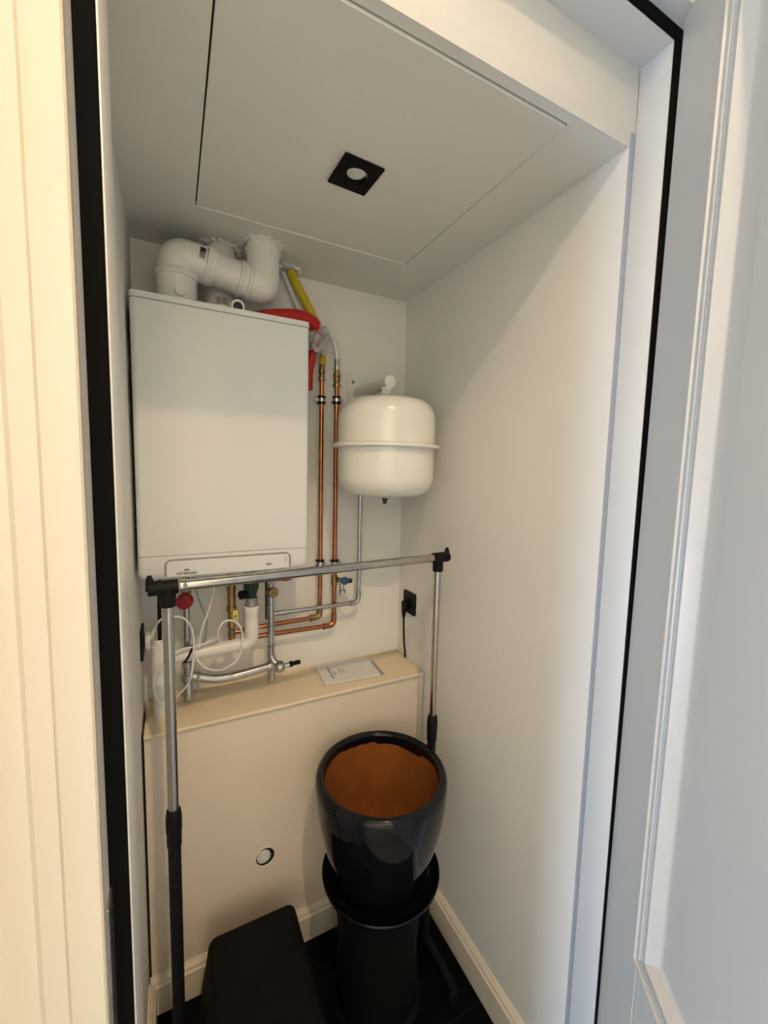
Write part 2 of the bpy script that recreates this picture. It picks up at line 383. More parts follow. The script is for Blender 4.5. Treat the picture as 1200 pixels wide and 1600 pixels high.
zs = [(1.375, 0), (1.330, 0), (1.320, .003), (1.312, .010), (bz0, .022)]
for k in range(len(zs)-1):
    pass
def loft(rows):
    vs = []; fs = []; n = len(rows[0])
    for r in rows: vs += r
    for i in range(len(rows)-1):
        for k in range(n): fs.append((i*n+k, i*n+(k+1) % n, (i+1)*n+(k+1) % n, (i+1)*n+k))
    fs += [tuple(range(n)), tuple((len(rows)-1)*n+k for k in range(n))[::-1]]
    return MB().add(vs, fs)
def plan(ins, z, r=.014):
    x0, x1, y0, y1 = bx0+ins+.001, bx1-ins-.001, by+ins+.0005, -.004
    return [(x0, y1, z)]+[(x0+r-r*math.cos(a), y0+r-r*math.sin(a), z) for a in [PI/2*k/6 for k in range(7)]]+[(x1-r+r*math.sin(a), y0+r-r*math.cos(a), z) for a in [PI/2*k/6 for k in range(7)]]+[(x1, y1, z)]
lp = obj('lower_cover', loft([plan(i, z) for z, i in zs]), 'boiler', bo)
obj('seam', rbox(bx0+.004, bx1-.004, by+.003, -.006, 1.3745, 1.377, .012), 'boilergrey', bo)
fx0, fx1, fz = -.848, -.517, 1.364
path = [(fx0, by-.0005, 1.322)]+[(fx0+.016-.016*math.cos(a), by-.0005, fz-.016+.016*math.sin(a)) for a in [PI/2*k/8 for k in range(9)]]+[(fx1-.016+.016*math.sin(a), by-.0005, fz-.016+.016*math.cos(a)) for a in [PI/2*k/8 for k in range(9)]]+[(fx1, by-.0005, 1.322)]
obj('flap_outline', MB().tube(path, .0019, n=8), 'boilergrey', bo, label='grey outline of the control flap')
obj('flap', MB().box((fx0+.003, by-.0012, 1.318), (fx1-.003, by+.002, fz-.003), .001, 1), 'boiler', bo)
obj('lettering', text_mb('INTERGAS', .0095, FACE(-.797, by-.0012, 1.3255), space=1.15), 'print', bo, False)
lg2 = MB()
for k in range(3): lg2.box((-.7985+k*.0042-.0042, by-.002, 1.3325), (-.7985+k*.0042-.0015, by-.001, 1.3375+.0006*(k == 1)))
obj('emblem', lg2, 'print', bo, False)
obj('lettering', text_mb('hre', .0125, FACE(-.578, by-.0012, 1.3335)), 'print', bo, False)
obj('lettering', text_mb('lllllllllll', .004, FACE(-.531, by-.0012, 1.343) @ Matrix.Rotation(PI/2, 4, 'Z'), space=1.2), 'boilergrey', bo, False)
tp = obj('test_cap', MB().lathe([(.0185, 0), (.0185, .012), (.0165, .014), (.0125, .0145), (.0125, .006), (0, .006)], (-.655, -.218, 2.051), (-.08, -1, -.2), 32), 'whiteplastic', bo, label='white ring cap with black centre')
obj('cap_disc', MB().lathe([(.0124, 0), (.0124, .0085), (.006, .0085), (.006, .007), (.0045, .007), (.0045, .010), (0, .010)], (-.655, -.218, 2.051), (-.08, -1, -.2), 28), 'print', tp)

# ------------------------------------------------------------------ flue pipes
FP = 'white plastic flue pipes on the boiler'
a = thing('flue_pipe', 'thick white flue pipe elbowing up from the left of the boiler top', 'pipe', (-.804, -.16, bz1), FP)
obj('socket', MB().lathe([(.050, 0), (.050, .075), (.0545, .078), (.0545, .088), (.0525, .091), (.045, .091)], (-.804, -.16, bz1), (0, 0, 1), 40), 'pvc', a)
obj('plug', MB().lathe([(.0135, 0), (.0135, .010), (.012, .012), (0, .012)], (-.804+.006, -.16-.046, bz1+.032), (.12, -1, .0), 20), 'pvc', a)
p1 = [V(-.804, -.16, 2.11), V(-.804, -.16, 2.174), V(-.715, -.157, 2.165)]
obj('elbow', MB().tube(p1, .0475, fil=.066, n=36, fseg=12), 'pvc', a)
ax = (V(-.575, -.152, 2.148)-V(-.715, -.157, 2.174)).normalized()
c0 = V(-.715, -.157, 2.166)
obj('socket_ring', MB().lathe([(.0475, -.004), (.052, -.002), (.053, .006), (.0505, .010), (.0505, .02), (.046, .021)], c0-ax*.012, ax, 40), 'pvc', a)
obj('straight_pipe', MB().cyl(c0, c0+ax*.075, .0450, 36), 'pvc', a)
c1 = c0+ax*.072
obj('collar', MB().lathe([(.045, 0), (.0505, .002), (.0515, .008), (.0485, .010), (.0475, .024), (.0515, .026), (.0515, .033), (.048, .035)], c1, ax, 40), 'pvc', a)
p2 = [c1+ax*.030, V(-.575, -.150, 2.141), V(-.572, -.142, 2.262)]
obj('elbow', MB().tube(p2, .0475, fil=.062, n=36, fseg=12), 'pvc', a)
obj('socket_ring', MB().lathe([(.0475, -.008), (.0505, -.006), (.0515, .004), (.048, .006)], (-.5725, -.143, 2.244), (.03, .08, 1), 36), 'pvc', a)
def barcode(org, ux, uy, un, wd, ht, nb, seed, R=None):
    random.seed(seed); mb = MB(); x = 0
    while x < wd:
        b = random.choice([.0006, .0009, .0014]); g = random.choice([.0007, .001])
        p = [org+ux*x, org+ux*(x+b), org+ux*(x+b)+uy*ht, org+ux*x+uy*ht]
        mb.add([q for q in p]+[q-un*.003 for q in p], [(0, 1, 2, 3), (0, 4, 5, 1), (1, 5, 6, 2), (2, 6, 7, 3), (3, 7, 4, 0)]); x += b+g
    return mb
# printed barcode facing the door: wraps a short arc of the elbow's horizontal limb
def arc_print(c, axis, R, a0, a1, s0, s1, step, seed):
    random.seed(seed); q = Vector((0, 0, 1)).rotation_difference(axis); mb = MB(); t = a0
    while t < a1:
        b = random.uniform(.25, .6)*step
        vs = []
        for s_ in (s0, s1):
            for tt in (t, t+b):
                vs += [c+axis*s_+q @ Vector((R*math.cos(tt), R*math.sin(tt), 0)), c+axis*s_+q @ Vector(((R-.002)*math.cos(tt), (R-.002)*math.sin(tt), 0))]
        mb.add(vs, [(0, 2, 6, 4), (1, 3, 7, 5), (0, 1, 5, 4), (2, 3, 7, 6)]); t += step
    return mb
def ang_of(axis, v):
    q = Vector((0, 0, 1)).rotation_difference(axis).inverted() @ Vector(v); return math.atan2(q.y, q.x)
am = ang_of(ax, (0, -1, .1))
obj('barcode', arc_print(c0, ax, .0479, am-.42, am+.36, -.036, -.022, .05, 3), 'print', a, False)
obj('barcode', arc_print(c0, ax, .0479, am-.55, am+.55, -.018, -.016, .09, 8), 'boilergrey', a, False)
b = thing('flue_pipe', 'white flue pipe standing behind the elbowed one, barcode at its foot', 'pipe', (-.683, -.062, bz1), FP)
obj('socket', MB().lathe([(.047, 0), (.047, .105), (.051, .108), (.051, .118), (.047, .121)], (-.683, -.062, bz1), (0, 0, 1), 36), 'pvc', b)
obj('straight_pipe', MB().cyl((-.683, -.062, bz1+.11), (-.683, -.062, H-.002), .0445, 36), 'pvc', b)
amv = ang_of(V(0, 0, 1), (.12, -1, 0))
obj('barcode', arc_print(V(-.683, -.062, bz1), V(0, 0, 1), .0474, amv-.50, amv+.22, .054, .074, .055, 5), 'print', b, False)
obj('plug', MB().lathe([(.013, 0), (.013, .014), (.010, .016), (0, .016)], (-.630, -.085, 2.222), (.75, -.6, .1), 18), 'pvc', b)

# ------------------------------------------------------------------ gas and water risers right of the boiler
def clamp(parent, x, y, z, side):
    c = obj('pipe_clamp', MB().lathe([(.0105, -.007), (.0128, -.007), (.0128, .007), (.0105, .007)], (x, y, z), n=24, cap=False), 'steel', parent, label='steel pipe clamp with rubber lining')
    obj('rubber_ring', MB().lathe([(.0078, -.013), (.0148, -.013), (.0148, -.0065), (.0105, -.0065), (.0105, .0065), (.0148, .0065), (.0148, .013), (.0078, .013)], (x, y, z), n=24, cap=False), 'black', c)
    obj('clamp_lug', MB().box((x+side*.012, y-.0035, z-.006), (x+side*.023, y+.0035, z+.006), .001, 1).cyl((x+side*.018, y-.011, z), (x+side*.018, y+.006, z), .0042, 12), 'steel', c)
    obj('stud', MB().cyl((x, y+.010, z), (x, .0, z), .004, 12), 'steel', c)
XG, XW, YP = -.357, -.302, -.05
g = thing('gas_pipe', 'copper gas pipe with a yellow plastic upper length, nearer the boiler', 'pipe', (XG, YP, 1.07), 'copper riser pipes beside the boiler')
obj('yellow_conduit', MB().tube(smooth_path([(-.462, -.034, 2.262), (-.446, -.040, 2.225), (-.420, -.050, 2.175), (-.39, -.056, 2.12), (-.366, -.054, 2.08)]), .0150, n=20), 'yellow', g, label='yellow plastic conduit')
obj('yellow_pipe', MB().tube(smooth_path([(-.385, -.056, 2.11), (-.362, -.052, 2.06), (-.3555, YP, 2.015), (-.3555, YP, 1.972)]), .0112, n=18), 'yellow', g, label='yellow plastic pipe')
obj('press_fitting', MB().lathe([(.009, 0), (.012, .001), (.012, .010), (.010, .012), (.0095, .024), (.012, .026), (.012, .034), (.0098, .036), (.0098, .058), (.0088, .060)], (XG, YP, 1.918), n=24), 'brass', g, label='brass press fitting')
obj('copper_tube', MB().tube([(XG, YP, 1.92), (XG, YP, 1.078), (-.565, YP, 1.072), (-.664, YP-.0, 1.064)], .0079, fil=.03, n=18), 'copper', g)
obj('elbow_fitting', MB().tube([(XG, YP, 1.112), (XG, YP, 1.078), (XG-.034, YP, 1.077)], .0108, fil=.024, n=18).lathe([(.0105, 0), (.0135, .002), (.0135, .006), (.0105, .008)], (XG-.03, YP, 1.0771), (-1, 0, 0), 18), 'brass', g)
clamp(g, XG, YP, 1.853, -1); clamp(g, XG, YP, 1.276, 1)
wp = thing('water_pipe', 'copper water pipe with a white plastic upper length, nearer the tank', 'pipe', (XW, YP, 1.03), 'copper riser pipes beside the boiler')
obj('white_pipe', MB().tube(smooth_path([(-.482, -.016, 2.262), (-.462, -.020, 2.215), (-.42, -.022, 2.135), (-.365, -.0235, 2.108), (-.338, -.034, 2.093), (-.318, YP, 2.065), (-.3045, YP, 2.03), (XW, YP, 1.995)]), .0088, n=16), 'whiteplastic', wp, label='white plastic pipe')
obj('press_fitting', MB().lathe([(.0088, 0), (.0115, .001), (.0115, .008), (.0095, .010), (.0092, .026), (.0112, .028), (.0112, .034), (.009, .036)], (XW, YP, 1.962), n=24), 'steel', wp, label='grey press fitting')
obj('compression_joint', MB().lathe([(.009, 0), (.0135, .0005), (.0135, .010), (.010, .012), (.010, .018), (.012, .019), (.012, .035), (.0135, .037), (.0135, .046), (.0095, .049), (.0095, .062), (.0085, .063)], (XW, YP, 1.902), n=6+18), 'brass', wp, label='brass compression joint')
obj('copper_tube', MB().tube([(XW, YP, 1.905), (XW, YP, 1.038), (-.565, YP, 1.040), (-.632, YP, 1.034)], .0082, fil=.034, n=18), 'copper', wp)
obj('elbow_fitting', MB().tube([(XW, YP, 1.082), (XW, YP, 1.038), (XW-.044, YP, 1.038)], .0105, fil=.03, n=18).lathe([(.0105, 0), (.0122, .001), (.0122, .005), (.0105, .006)], (XW-.036, YP, 1.038), (-1, 0, 0), 18), 'copper', wp)
obj('tee_fitting', MB().cyl((XW, YP, 1.19), (XW, YP, 1.225), .0115, 18).cyl((XW, YP, 1.212), (XW+.016, YP-.018, 1.212), .009, 16), 'brass', wp)
clamp(wp, XW, YP, 1.858, 1); clamp(wp, XW, YP, 1.272, 1)
tpb = thing('filling_tap', 'small tap with a blue handle on the copper water pipe', 'tap', (-.285, -.075, 1.17))
obj('body', MB().cyl((XW+.015, YP-.016, 1.212), (-.280, -.078, 1.208), .0085, 16).tube([(-.284, -.074, 1.210), (-.285, -.080, 1.195), (-.283, -.084, 1.172)], .0085, fil=.01, n=16), 'steel', tpb)
obj('spout_ring', MB().lathe([(.008, 0), (.0112, .001), (.0112, .013), (.009, .015)], (-.283, -.084, 1.166)), 'steel', tpb)
obj('handle', MB().lathe([(.0125, 0), (.0145, .003), (.0145, .012), (.010, .015), (0, .015)], (-.279, -.084, 1.213), (.25, -1, .1), 20).box((-.280, -.098, 1.206), (-.253, -.086, 1.219), .004, 2), 'blue', tpb)
obj('handle_grip', MB().box((-.268, -.100, 1.2045), (-.249, -.0855, 1.2205), .004, 2), 'print', tpb)

# red hose and the clear bag over the boiler corner
rp = smooth_path([(-.632, -.150, 2.046), (-.60, -.150, 2.054), (-.555, -.152, 2.065), (-.50, -.15, 2.078), (-.45, -.142, 2.084), (-.408, -.130, 2.072), (-.394, -.112, 2.035), (-.408, -.10, 1.98), (-.418, -.095, 1.93), (-.418, -.095, 1.874)], 6)
rr = [.006+.014*min(1, i/9) for i in range(len(rp))]
rr = [x if i < 30 else max(.0155, x-.002*(i-30)/4) for i, x in enumerate(rr)]
tag(obj('red_hose', MB().tube(rp, rr, n=18), 'red'), 'red plastic hose curling over the right end of the boiler top', 'hose')
def crumple(c, rad, seed, amp=.28):
    random.seed(seed); bm = bmesh.new(); bmesh.ops.create_icosphere(bm, subdivisions=3, radius=1)
    for v in bm.verts: v.co *= 1+random.uniform(-amp, amp); v.co = Vector((v.co.x*rad[0], v.co.y*rad[1], v.co.z*rad[2]))+Vector(c)
    return MB().bm(bm)
bg = thing('plastic_bag', 'crumpled clear plastic bag wrapped round the red hose at the boiler corner', 'bag', (-.385, -.11, 1.97))
obj('bag_body', crumple((-.392, -.112, 2.030), (.036, .043, .046), 11), 'film', bg, False)
obj('bag_rim', crumple((-.377, -.116, 2.046), (.022, .026, .018), 13, .35), 'film', bg, False)
random.seed(21); vs = []; fs = []
for i in range(9):
    t = i/8; x = -.535+.09*t
    for j in range(4): vs.append((x, -.168-.012*j+random.uniform(-.004, .004), 2.0375+.004*random.random()+(.010 if j in (0,) else .0)))
for i in range(8):
    for j in range(3): fs.append((i*4+j, i*4+j+1, i*4+5+j, i*4+4+j))
obj('bag_flap', MB().add(vs, fs), 'film', bg, False)

# ------------------------------------------------------------------ expansion tank and bracket
TX, TY = -.204, -.252
tk = thing('expansion_tank', 'cream white dome-ended expansion tank with a welded rim round its middle', 'tank', (TX, TY, 1.524))
Rt = .157
upper = [(.166, 0), (.160, .004), (Rt, .008), (Rt, .085)]+[(Rt-.055*(1-math.cos(t)) if False else .102+.055*math.cos(t), .085+.062*math.sin(t)) for t in [PI/2*k/8 for k in range(1, 9)]]+[(.060, .158), (.030, .165), (0, .168)]
obj('upper_shell', MB().lathe(upper, (TX, TY, 1.690), n=64), 'tank', tk)
lower = [(0, -.166), (.030, -.165), (.065, -.160)]+[(.100+.056*math.sin(t), -.095-.060*math.cos(t)) for t in [PI/2*k/8 for k in range(0, 9)]]+[(Rt-.001, -.008), (.160, -.004), (.166, 0)]
obj('lower_shell', MB().lathe(lower, (TX, TY, 1.690), n=64), 'tank', tk)
obj('rim', MB().lathe([(.155, -.005), (.170, -.0065), (.1755, -.004), (.176, .004), (.171, .007), (.155, .006)], (TX, TY, 1.690), n=64, cap=False), 'tank', tk)
obj('air_valve', MB().lathe([(.006, -.016), (.007, -.004), (.011, 0), (.011, .004)], (TX, TY, 1.521), n=16), 'print', tk, label='black air valve under the tank')
obj('neck', MB().lathe([(.021, 0), (.018, .006), (.0155, .010), (.0155, .018), (.018, .020), (.018, .026)], (TX, TY+.005, 1.853), n=24), 'tank', tk)
br = thing('tank_bracket', 'white tubular wall arm above the expansion tank', 'bracket', (-.2, 0, 1.86))
obj('wall_plate', MB().box((-.245, -.006, 1.80), (-.155, 0, 1.965), .002, 1), 'whiteplastic', br)
obj('arm', MB().cyl((-.200, -.004, 1.896), (-.200, -.262, 1.896), .0205, 32), 'tank', br)
obj('end_cap', MB().lathe([(.0208, 0), (.0208, .003), (.0185, .0055), (0, .0058)], (-.200, -.260, 1.896), (0, -1, 0), 32), 'tank', br)
obj('screw', MB().lathe([(.006, 0), (.006, .002), (.003, .004), (0, .004)], (-.222, -.006, 1.937), (0, -1, 0), 14), 'boilergrey', br)
obj('screw', MB().lathe([(.004, 0), (.004, .004), (0, .005)], (-.192, -.232, 1.9155), (-.2, 0, 1), 12), 'print', br)
tp2 = thing('tank_pipe', 'thin grey steel pipe dropping behind the expansion tank and turning left', 'pipe', (-.213, -.05, 1.1))
obj('steel_tube', MB().tube([(-.213, YP-.02, 1.60), (-.213, YP-.02, 1.120), (-.529, YP-.02, 1.118)], .0076, fil=.022, n=16), 'steel', tp2)
obj('elbow_fitting', MB().tube([(-.213, YP-.02, 1.160), (-.213, YP-.02, 1.120), (-.253, YP-.02, 1.1197)], .0088, fil=.020, n=16).lathe([(.0088, 0), (.0105, .001), (.0105, .005), (.0088, .006)], (-.213, YP-.02, 1.152), n=16).lathe([(.0088, 0), (.0105, .001), (.0105, .005), (.0088, .006)], (-.247, YP-.02, 1.1197), (1, 0, 0), 16), 'steel', tp2)
obj('press_sleeve', MB().lathe([(.0076, 0), (.0098, .001), (.0098, .005), (.0088, .006), (.0088, .024), (.0104, .025), (.0104, .030), (.0076, .031)], (-.519, YP-.02, 1.118), (1, 0, 0), 16), 'steel', tp2)

# ------------------------------------------------------------------ steel manifold, return pipe
XM, YM = -.537, -.072
mf = thing('steel_riser', 'upright grey steel riser with press joints and a black-tipped drain cock', 'pipe', (XM, YM, .90))
obj('steel_tube', MB().cyl((XM, YM, .955), (XM, YM, 1.225), .0100, 20), 'steel', mf)
for z in (1.165, 1.062, .990):
    obj('press_sleeve', MB().lathe([(.0102, -.02), (.0128, -.018), (.0128, -.012), (.0112, -.011), (.0112, .011), (.0128, .012), (.0128, .018), (.0102, .02)], (XM, YM, z), n=24), 'steel', mf)
vb = obj('relief_valve', MB().lathe([(.013, 0), (.016, .004), (.016, .030), (.012, .034)], (XM-.002, YM+.012, 1.196), (.15, -1, .12), 24), 'brass', mf, label='brass relief valve')
obj('valve_cap', MB().lathe([(.0165, 0), (.0165, .006), (.014, .008), (.014, .007), (.006, .007), (.005, .012), (0, .012)], (XM+.003, YM-.022, 1.200), (.15, -1, .12), 24), 'brass', vb)
obj('bracket_strap', MB().box((XM-.017, YM+.002, 1.10), (XM-.011, YM+.016, 1.30), .001, 1), 'print', mf)
obj('elbow_joint', MB().tube([(XM, YM, .975), (XM+.006, YM-.006, .955), (XM+.018, YM-.020, .940)], .0125, fil=.01, n=18), 'steel', mf)
dv = obj('drain_cock', MB().lathe([(0, -.021), (.014, -.017), (.020, -.006), (.0205, .004), (.016, .014), (.008, .018), (.008, .034), (.006, .036)], (XM+.024, YM-.024, .938), (1, -.25, .18), 24), 'steel', mf, label='steel drain cock')
obj('hose_tail', MB().lathe([(.0065, 0), (.0105, .001), (.0105, .009), (.0065, .011), (.0065, .016), (.0075, .018), (.0075, .036), (.006, .037), (0, .037)], (XM+.056, YM-.032, .944), (1, -.12, .12), 16), 'black', dv, label='black hose tail')
XR, YR = -.796, -.080
rt = thing('return_pipe', 'thick grey steel return pipe curving low above the ledge to a stop valve', 'pipe', (XR, YR, .875))
obj('steel_tube', MB().tube(smooth_path([(XR+.012, YR, .956), (XR+.04, YR-.002, .945), (XR+.085, YR-.004, .932), (XR+.15, YR-.002, .930), (XM-.003, YR+.004, .937)]), .0142, n=24), 'steel', rt)
obj('press_sleeve', MB().lathe([(.0145, 0), (.0185, .001), (.0185, .010), (.0165, .012), (.0165, .022), (.0185, .023), (.0185, .027), (.0145, .028)], (XM-.014, YR+.004, .936), (1, 0, .03), 24), 'steel', rt)
obj('press_sleeve', MB().lathe([(.0145, 0), (.018, .001), (.018, .012), (.0145, .013)], (XR+.022, YR, .951), (1, 0, -.35), 24), 'steel', rt)
obj('stub', MB().lathe([(0, .004), (.009, .004), (.011, 0), (.0125, .002), (.0125, .04)], (XM+.001, YR+.004, .885), n=20), 'steel', rt)
obj('stop_valve', MB().lathe([(.0, 0), (.010, 0), (.013, .003), (.0135, .050), (.0115, .053), (.0115, .062), (.016, .064), (.016, .082), (.012, .085), (.012, .108), (.0155, .111), (.0155, .126), (.009, .128)], (XR, YR, .879), n=20), 'steel', rt)
obj('valve_lever', MB().tube([(XR+.030, YR-.012, .960), (XR+.028, YR-.022, .950), (XR+.027, YR-.024, .905)], .0028, fil=.008, n=10), 'steel', rt)
obj('riser_tube', MB().cyl((XR, YR, .995), (XR, YR, 1.198), .0092, 18), 'steel', rt)
kn = thing('isolating_valve', 'isolating valve with a round red knob under the boiler', 'valve', (XR, YR, 1.2))
obj('valve_body', MB().lathe([(.0105, 0), (.0135, .002), (.0135, .016), (.011, .018), (.011, .028), (.0145, .030), (.0145, .052), (.010, .054), (.010, .118)], (XR, YR, 1.192), n=6+14), 'brass', kn)
obj('knob', MB().lathe([(.012, 0), (.0225, .002), (.0238, .006), (.0238, .022), (.021, .026), (0, .027)], (XR-.003, YR-.010, 1.205), (-.15, -1, .05), 28), 'redknob', kn)

# ------------------------------------------------------------------ brass gas cock, copper under boiler
gv = thing('gas_cock', 'brass gas cock with a yellow tag hanging below the boiler', 'valve', (-.668, -.11, 1.06))
obj('valve_body', MB().lathe([(.009, 0), (.011, .004), (.011, .020), (.009, .022), (.009, .034), (.0125, .038), (.0125, .046), (.0118, .050), (.0118, .088), (.0150, .092), (.0150, .106), (.0115, .110), (.0125, .128), (.0125, .156), (.0135, .158), (.0135, .245)], (-.668, -.11, 1.068), n=20), 'brass', gv)
obj('elbow_fitting', MB().tube([(-.668, -.11, 1.085), (-.668, -.11, 1.066), (-.664, -.045, 1.064)], .0105, fil=.012, n=16), 'brass', gv)
obj('tag', MB().box((-.667, -.127, 1.128), (-.650, -.1235, 1.166), .005, 2), 'tagyellow', gv, label='small yellow tag')
obj('tag_mark', MB().box((-.661, -.1275, 1.144), (-.656, -.1268, 1.150)), 'print', gv, False)
tag(obj('copper_stub', MB().tube([(-.668, -.11, 1.252), (-.722, -.112, 1.252)], .0085, n=16).lathe([(.0085, 0), (.0118, .002), (.0118, .012), (.0085, .014)], (-.700, -.111, 1.252), (-1, 0, 0), 16), 'copper'), 'short capped copper stub left of the brass gas cock', 'pipe')
ch = thing('copper_pipe', 'short horizontal copper pipe close under the boiler, bending up at its right end', 'pipe', (-.56, -.09, 1.25))
obj('copper_tube', MB().tube([(-.655, -.10, 1.247), (-.472, -.10, 1.247), (-.472, -.10, 1.306)], .0082, fil=.02, n=16), 'copper', ch)
obj('elbow_fitting', MB().tube([(-.505, -.10, 1.247), (-.472, -.10, 1.247), (-.472, -.10, 1.28)], .0102, fil=.018, n=16), 'copper', ch)

# ------------------------------------------------------------------ siphon and drain
XD, YD = -.608, -.115
sg = thing('siphon', 'dark green condensate siphon above the white drain pipe', 'siphon', (XD, YD, 1.18))
obj('trap_body', MB().lathe([(.010, 0), (.013, .003), (.015, .016), (.021, .034), (.0235, .040), (.0235, .118)], (XD, YD, 1.190), n=28), 'green', sg)
obj('collar', MB().lathe([(.016, 0), (.0195, .001), (.0185, .005), (.0185, .022), (.0205, .023), (.0205, .027), (.016, .028)], (XD, YD, 1.172), n=28), 'boilergrey', sg)
obj('side_cap', MB().lathe([(.0135, 0), (.0135, .022), (.010, .024), (0, .024)], (XD-.016, YD-.006, 1.212), (-1, -.3, 0), 20).cyl((XD-.02, YD, 1.212), (XD, YD, 1.215), .008, 14), 'black', sg)
dp = thing('drain_pipe', 'white plastic drain pipe running level below the boiler to a standpipe', 'pipe', (-.74, YD, L))
obj('socket', MB().lathe([(.0195, 0), (.0195, .002), (.0215, .006), (.0215, .022), (.0238, .026), (.0245, .048), (.0225, .050), (.0205, .050), (.0205, .01), (0, .01)], (XD, YD, 1.122), n=32), 'pvc', dp)
obj('elbow', MB().tube([(XD, YD, 1.13), (XD, YD, 1.048), (XD-.062, YD, 1.047)], .0222, fil=.045, n=28, fseg=10), 'pvc', dp)
obj('level_pipe', MB().cyl((XD-.055, YD, 1.047), (-.872, YD, 1.040), .0200, 28), 'pvc', dp)
obj('tee', MB().cyl((-.872, YD, .975), (-.872, YD, 1.085), .0225, 28).cyl((-.872, YD, 1.04), (-.828, YD, 1.0412), .0225, 28), 'pvc', dp)
obj('standpipe', MB().cyl((-.872, YD, L+.0003), (-.872, YD, .98), .0195, 28), 'pvc', dp)
obj('socket', MB().lathe([(.0225, 0), (.0235, .002), (.0235, .040), (.0215, .042)], (-.872, YD, .935), n=28), 'pvc', dp)
obj('inlet', MB().lathe([(.0185, 0), (.0185, .022), (.0165, .022), (.0165, .003), (0, .003)], (-.872, YD, 1.083), n=28), 'pvc', dp)
tag(obj('overflow_hose', MB().tube([(-.870, YD, 1.092), (-.869, YD, 1.20), (-.866, YD, 1.306)], .0055, n=12), 'black'), 'thin black hose dropping from the boiler into the standpipe', 'hose')
tie = [(-.797+.006*math.sin(t)*0-.010*(.5-.5*math.cos(t))*0, YD+.0225*math.sin(t), 1.0425+.0225*math.cos(t)) for t in [2*PI*k/24 for k in range(24)]]
tag(obj('cable_tie', MB().tube([(p[0]+.012*(p[2]-1.04)/.022, p[1], p[2]) for p in tie], .0032, n=8, closed=True), 'black'), 'black cable tie round the white drain pipe', 'tie')

# ------------------------------------------------------------------ cables
def cable(name, pts, r, m, label, cat='cable', parent=None):
    o = obj(name, MB().tube(smooth_path(pts, 8), r, n=10), m, parent)
    return tag(o, label, cat) if label else o
YC = -.150
pc = thing('power_cord', 'looped white power cord with a plug in the left wall socket', 'cable', (-.90, -.10, .95))
obj('plug', MB().box((-.909, -.115, 1.075), (-.893, -.075, 1.118), .005, 2).cyl((-.895, -.10, 1.10), (-.882, -.115, 1.135), .008, 14, .0045), 'whiteplastic', pc)
obj('cord', MB().tube(smooth_path([(-.882, -.115, 1.135), (-.872, -.14, 1.163), (-.855, -.155, 1.178), (-.835, -.16, 1.180), (-.805, -.158, 1.170), (-.786, -.152, 1.135), (-.780, -.148, 1.085),
     (-.786, -.150, 1.01), (-.798, -.150, .965), (-.835, -.150, .930), (-.868, -.152, .925), (-.886, -.152, .955), (-.884, -.150, 1.005), (-.855, -.150, 1.04), (-.82, -.145, 1.070), (-.77, -.142, 1.075), (-.735, -.140, 1.082),
     (-.715, -.142, 1.09), (-.710, -.146, 1.118), (-.694, -.150, 1.142), (-.668, -.150, 1.140), (-.648, -.148, 1.118), (-.640, -.146, 1.085), (-.644, -.144, 1.045), (-.662, -.146, 1.008), (-.70, -.150, .990), (-.738, -.150, .998), (-.762, -.147, 1.018), (-.776, -.137, 1.040)]), .0032, n=8), 'whiteplastic', pc)
cable('control_wire', [(-.717, -.13, 1.310), (-.722, -.135, 1.24), (-.737, -.140, 1.18), (-.758, -.142, 1.12), (-.768, -.143, 1.068)], .0029, 'whiteplastic', 'white control wire slanting down from the boiler to the drain pipe')
cable('control_wire', [(-.775, -.10, 1.310), (-.772, -.105, 1.25), (-.757, -.11, 1.19), (-.742, -.11, 1.14), (-.746, -.105, 1.08), (-.760, -.092, 1.05)], .0026, 'greyplastic', 'thin grey control wire bowing down beside the white one')
def socket(name, x, y, z, side, label):
    s = thing(name, label, 'socket', (x, y, z-.041))
    M = Matrix.Translation((x, y, z)) @ Matrix.Rotation(PI/2*side, 4, 'Y')
    obj('face_plate', MB().prism(rrect(-.043, -.043, .043, .043, .004), 0, .007, M), 'black', s, True)
    obj('well', MB().lathe([(.0215, .0071), (.0215, .0085), (.0195, .0085), (.0185, .0073), (0, .0073)], (x, y, z), (side, 0, 0), 28), 'blackbox', s)
    return s
socket('wall_socket', -.0, -.095, 1.100, -1, 'square black socket on the right wall above the ledge')
socket('wall_socket', XL, -.090, 1.092, 1, 'square black socket on the left wall behind the rack leg')
bc = thing('black_cord', 'black plug and cord hanging from the right wall socket to the ledge', 'cable', (-.01, -.075, L))
obj('plug', MB().box((-.030, -.098, 1.070), (-.008, -.072, 1.106), .006, 2).lathe([(.0095, 0), (.0085, -.015), (.006, -.034)], (-.020, -.080, 1.074), n=14), 'black', bc)
obj('cord', MB().tube(smooth_path([(-.020, -.080, 1.045), (-.019, -.080, 1.01), (-.016, -.080, .95), (-.010, -.079, .90), (-.007, -.078, L+.002)]), .0036, n=10), 'black', bc)

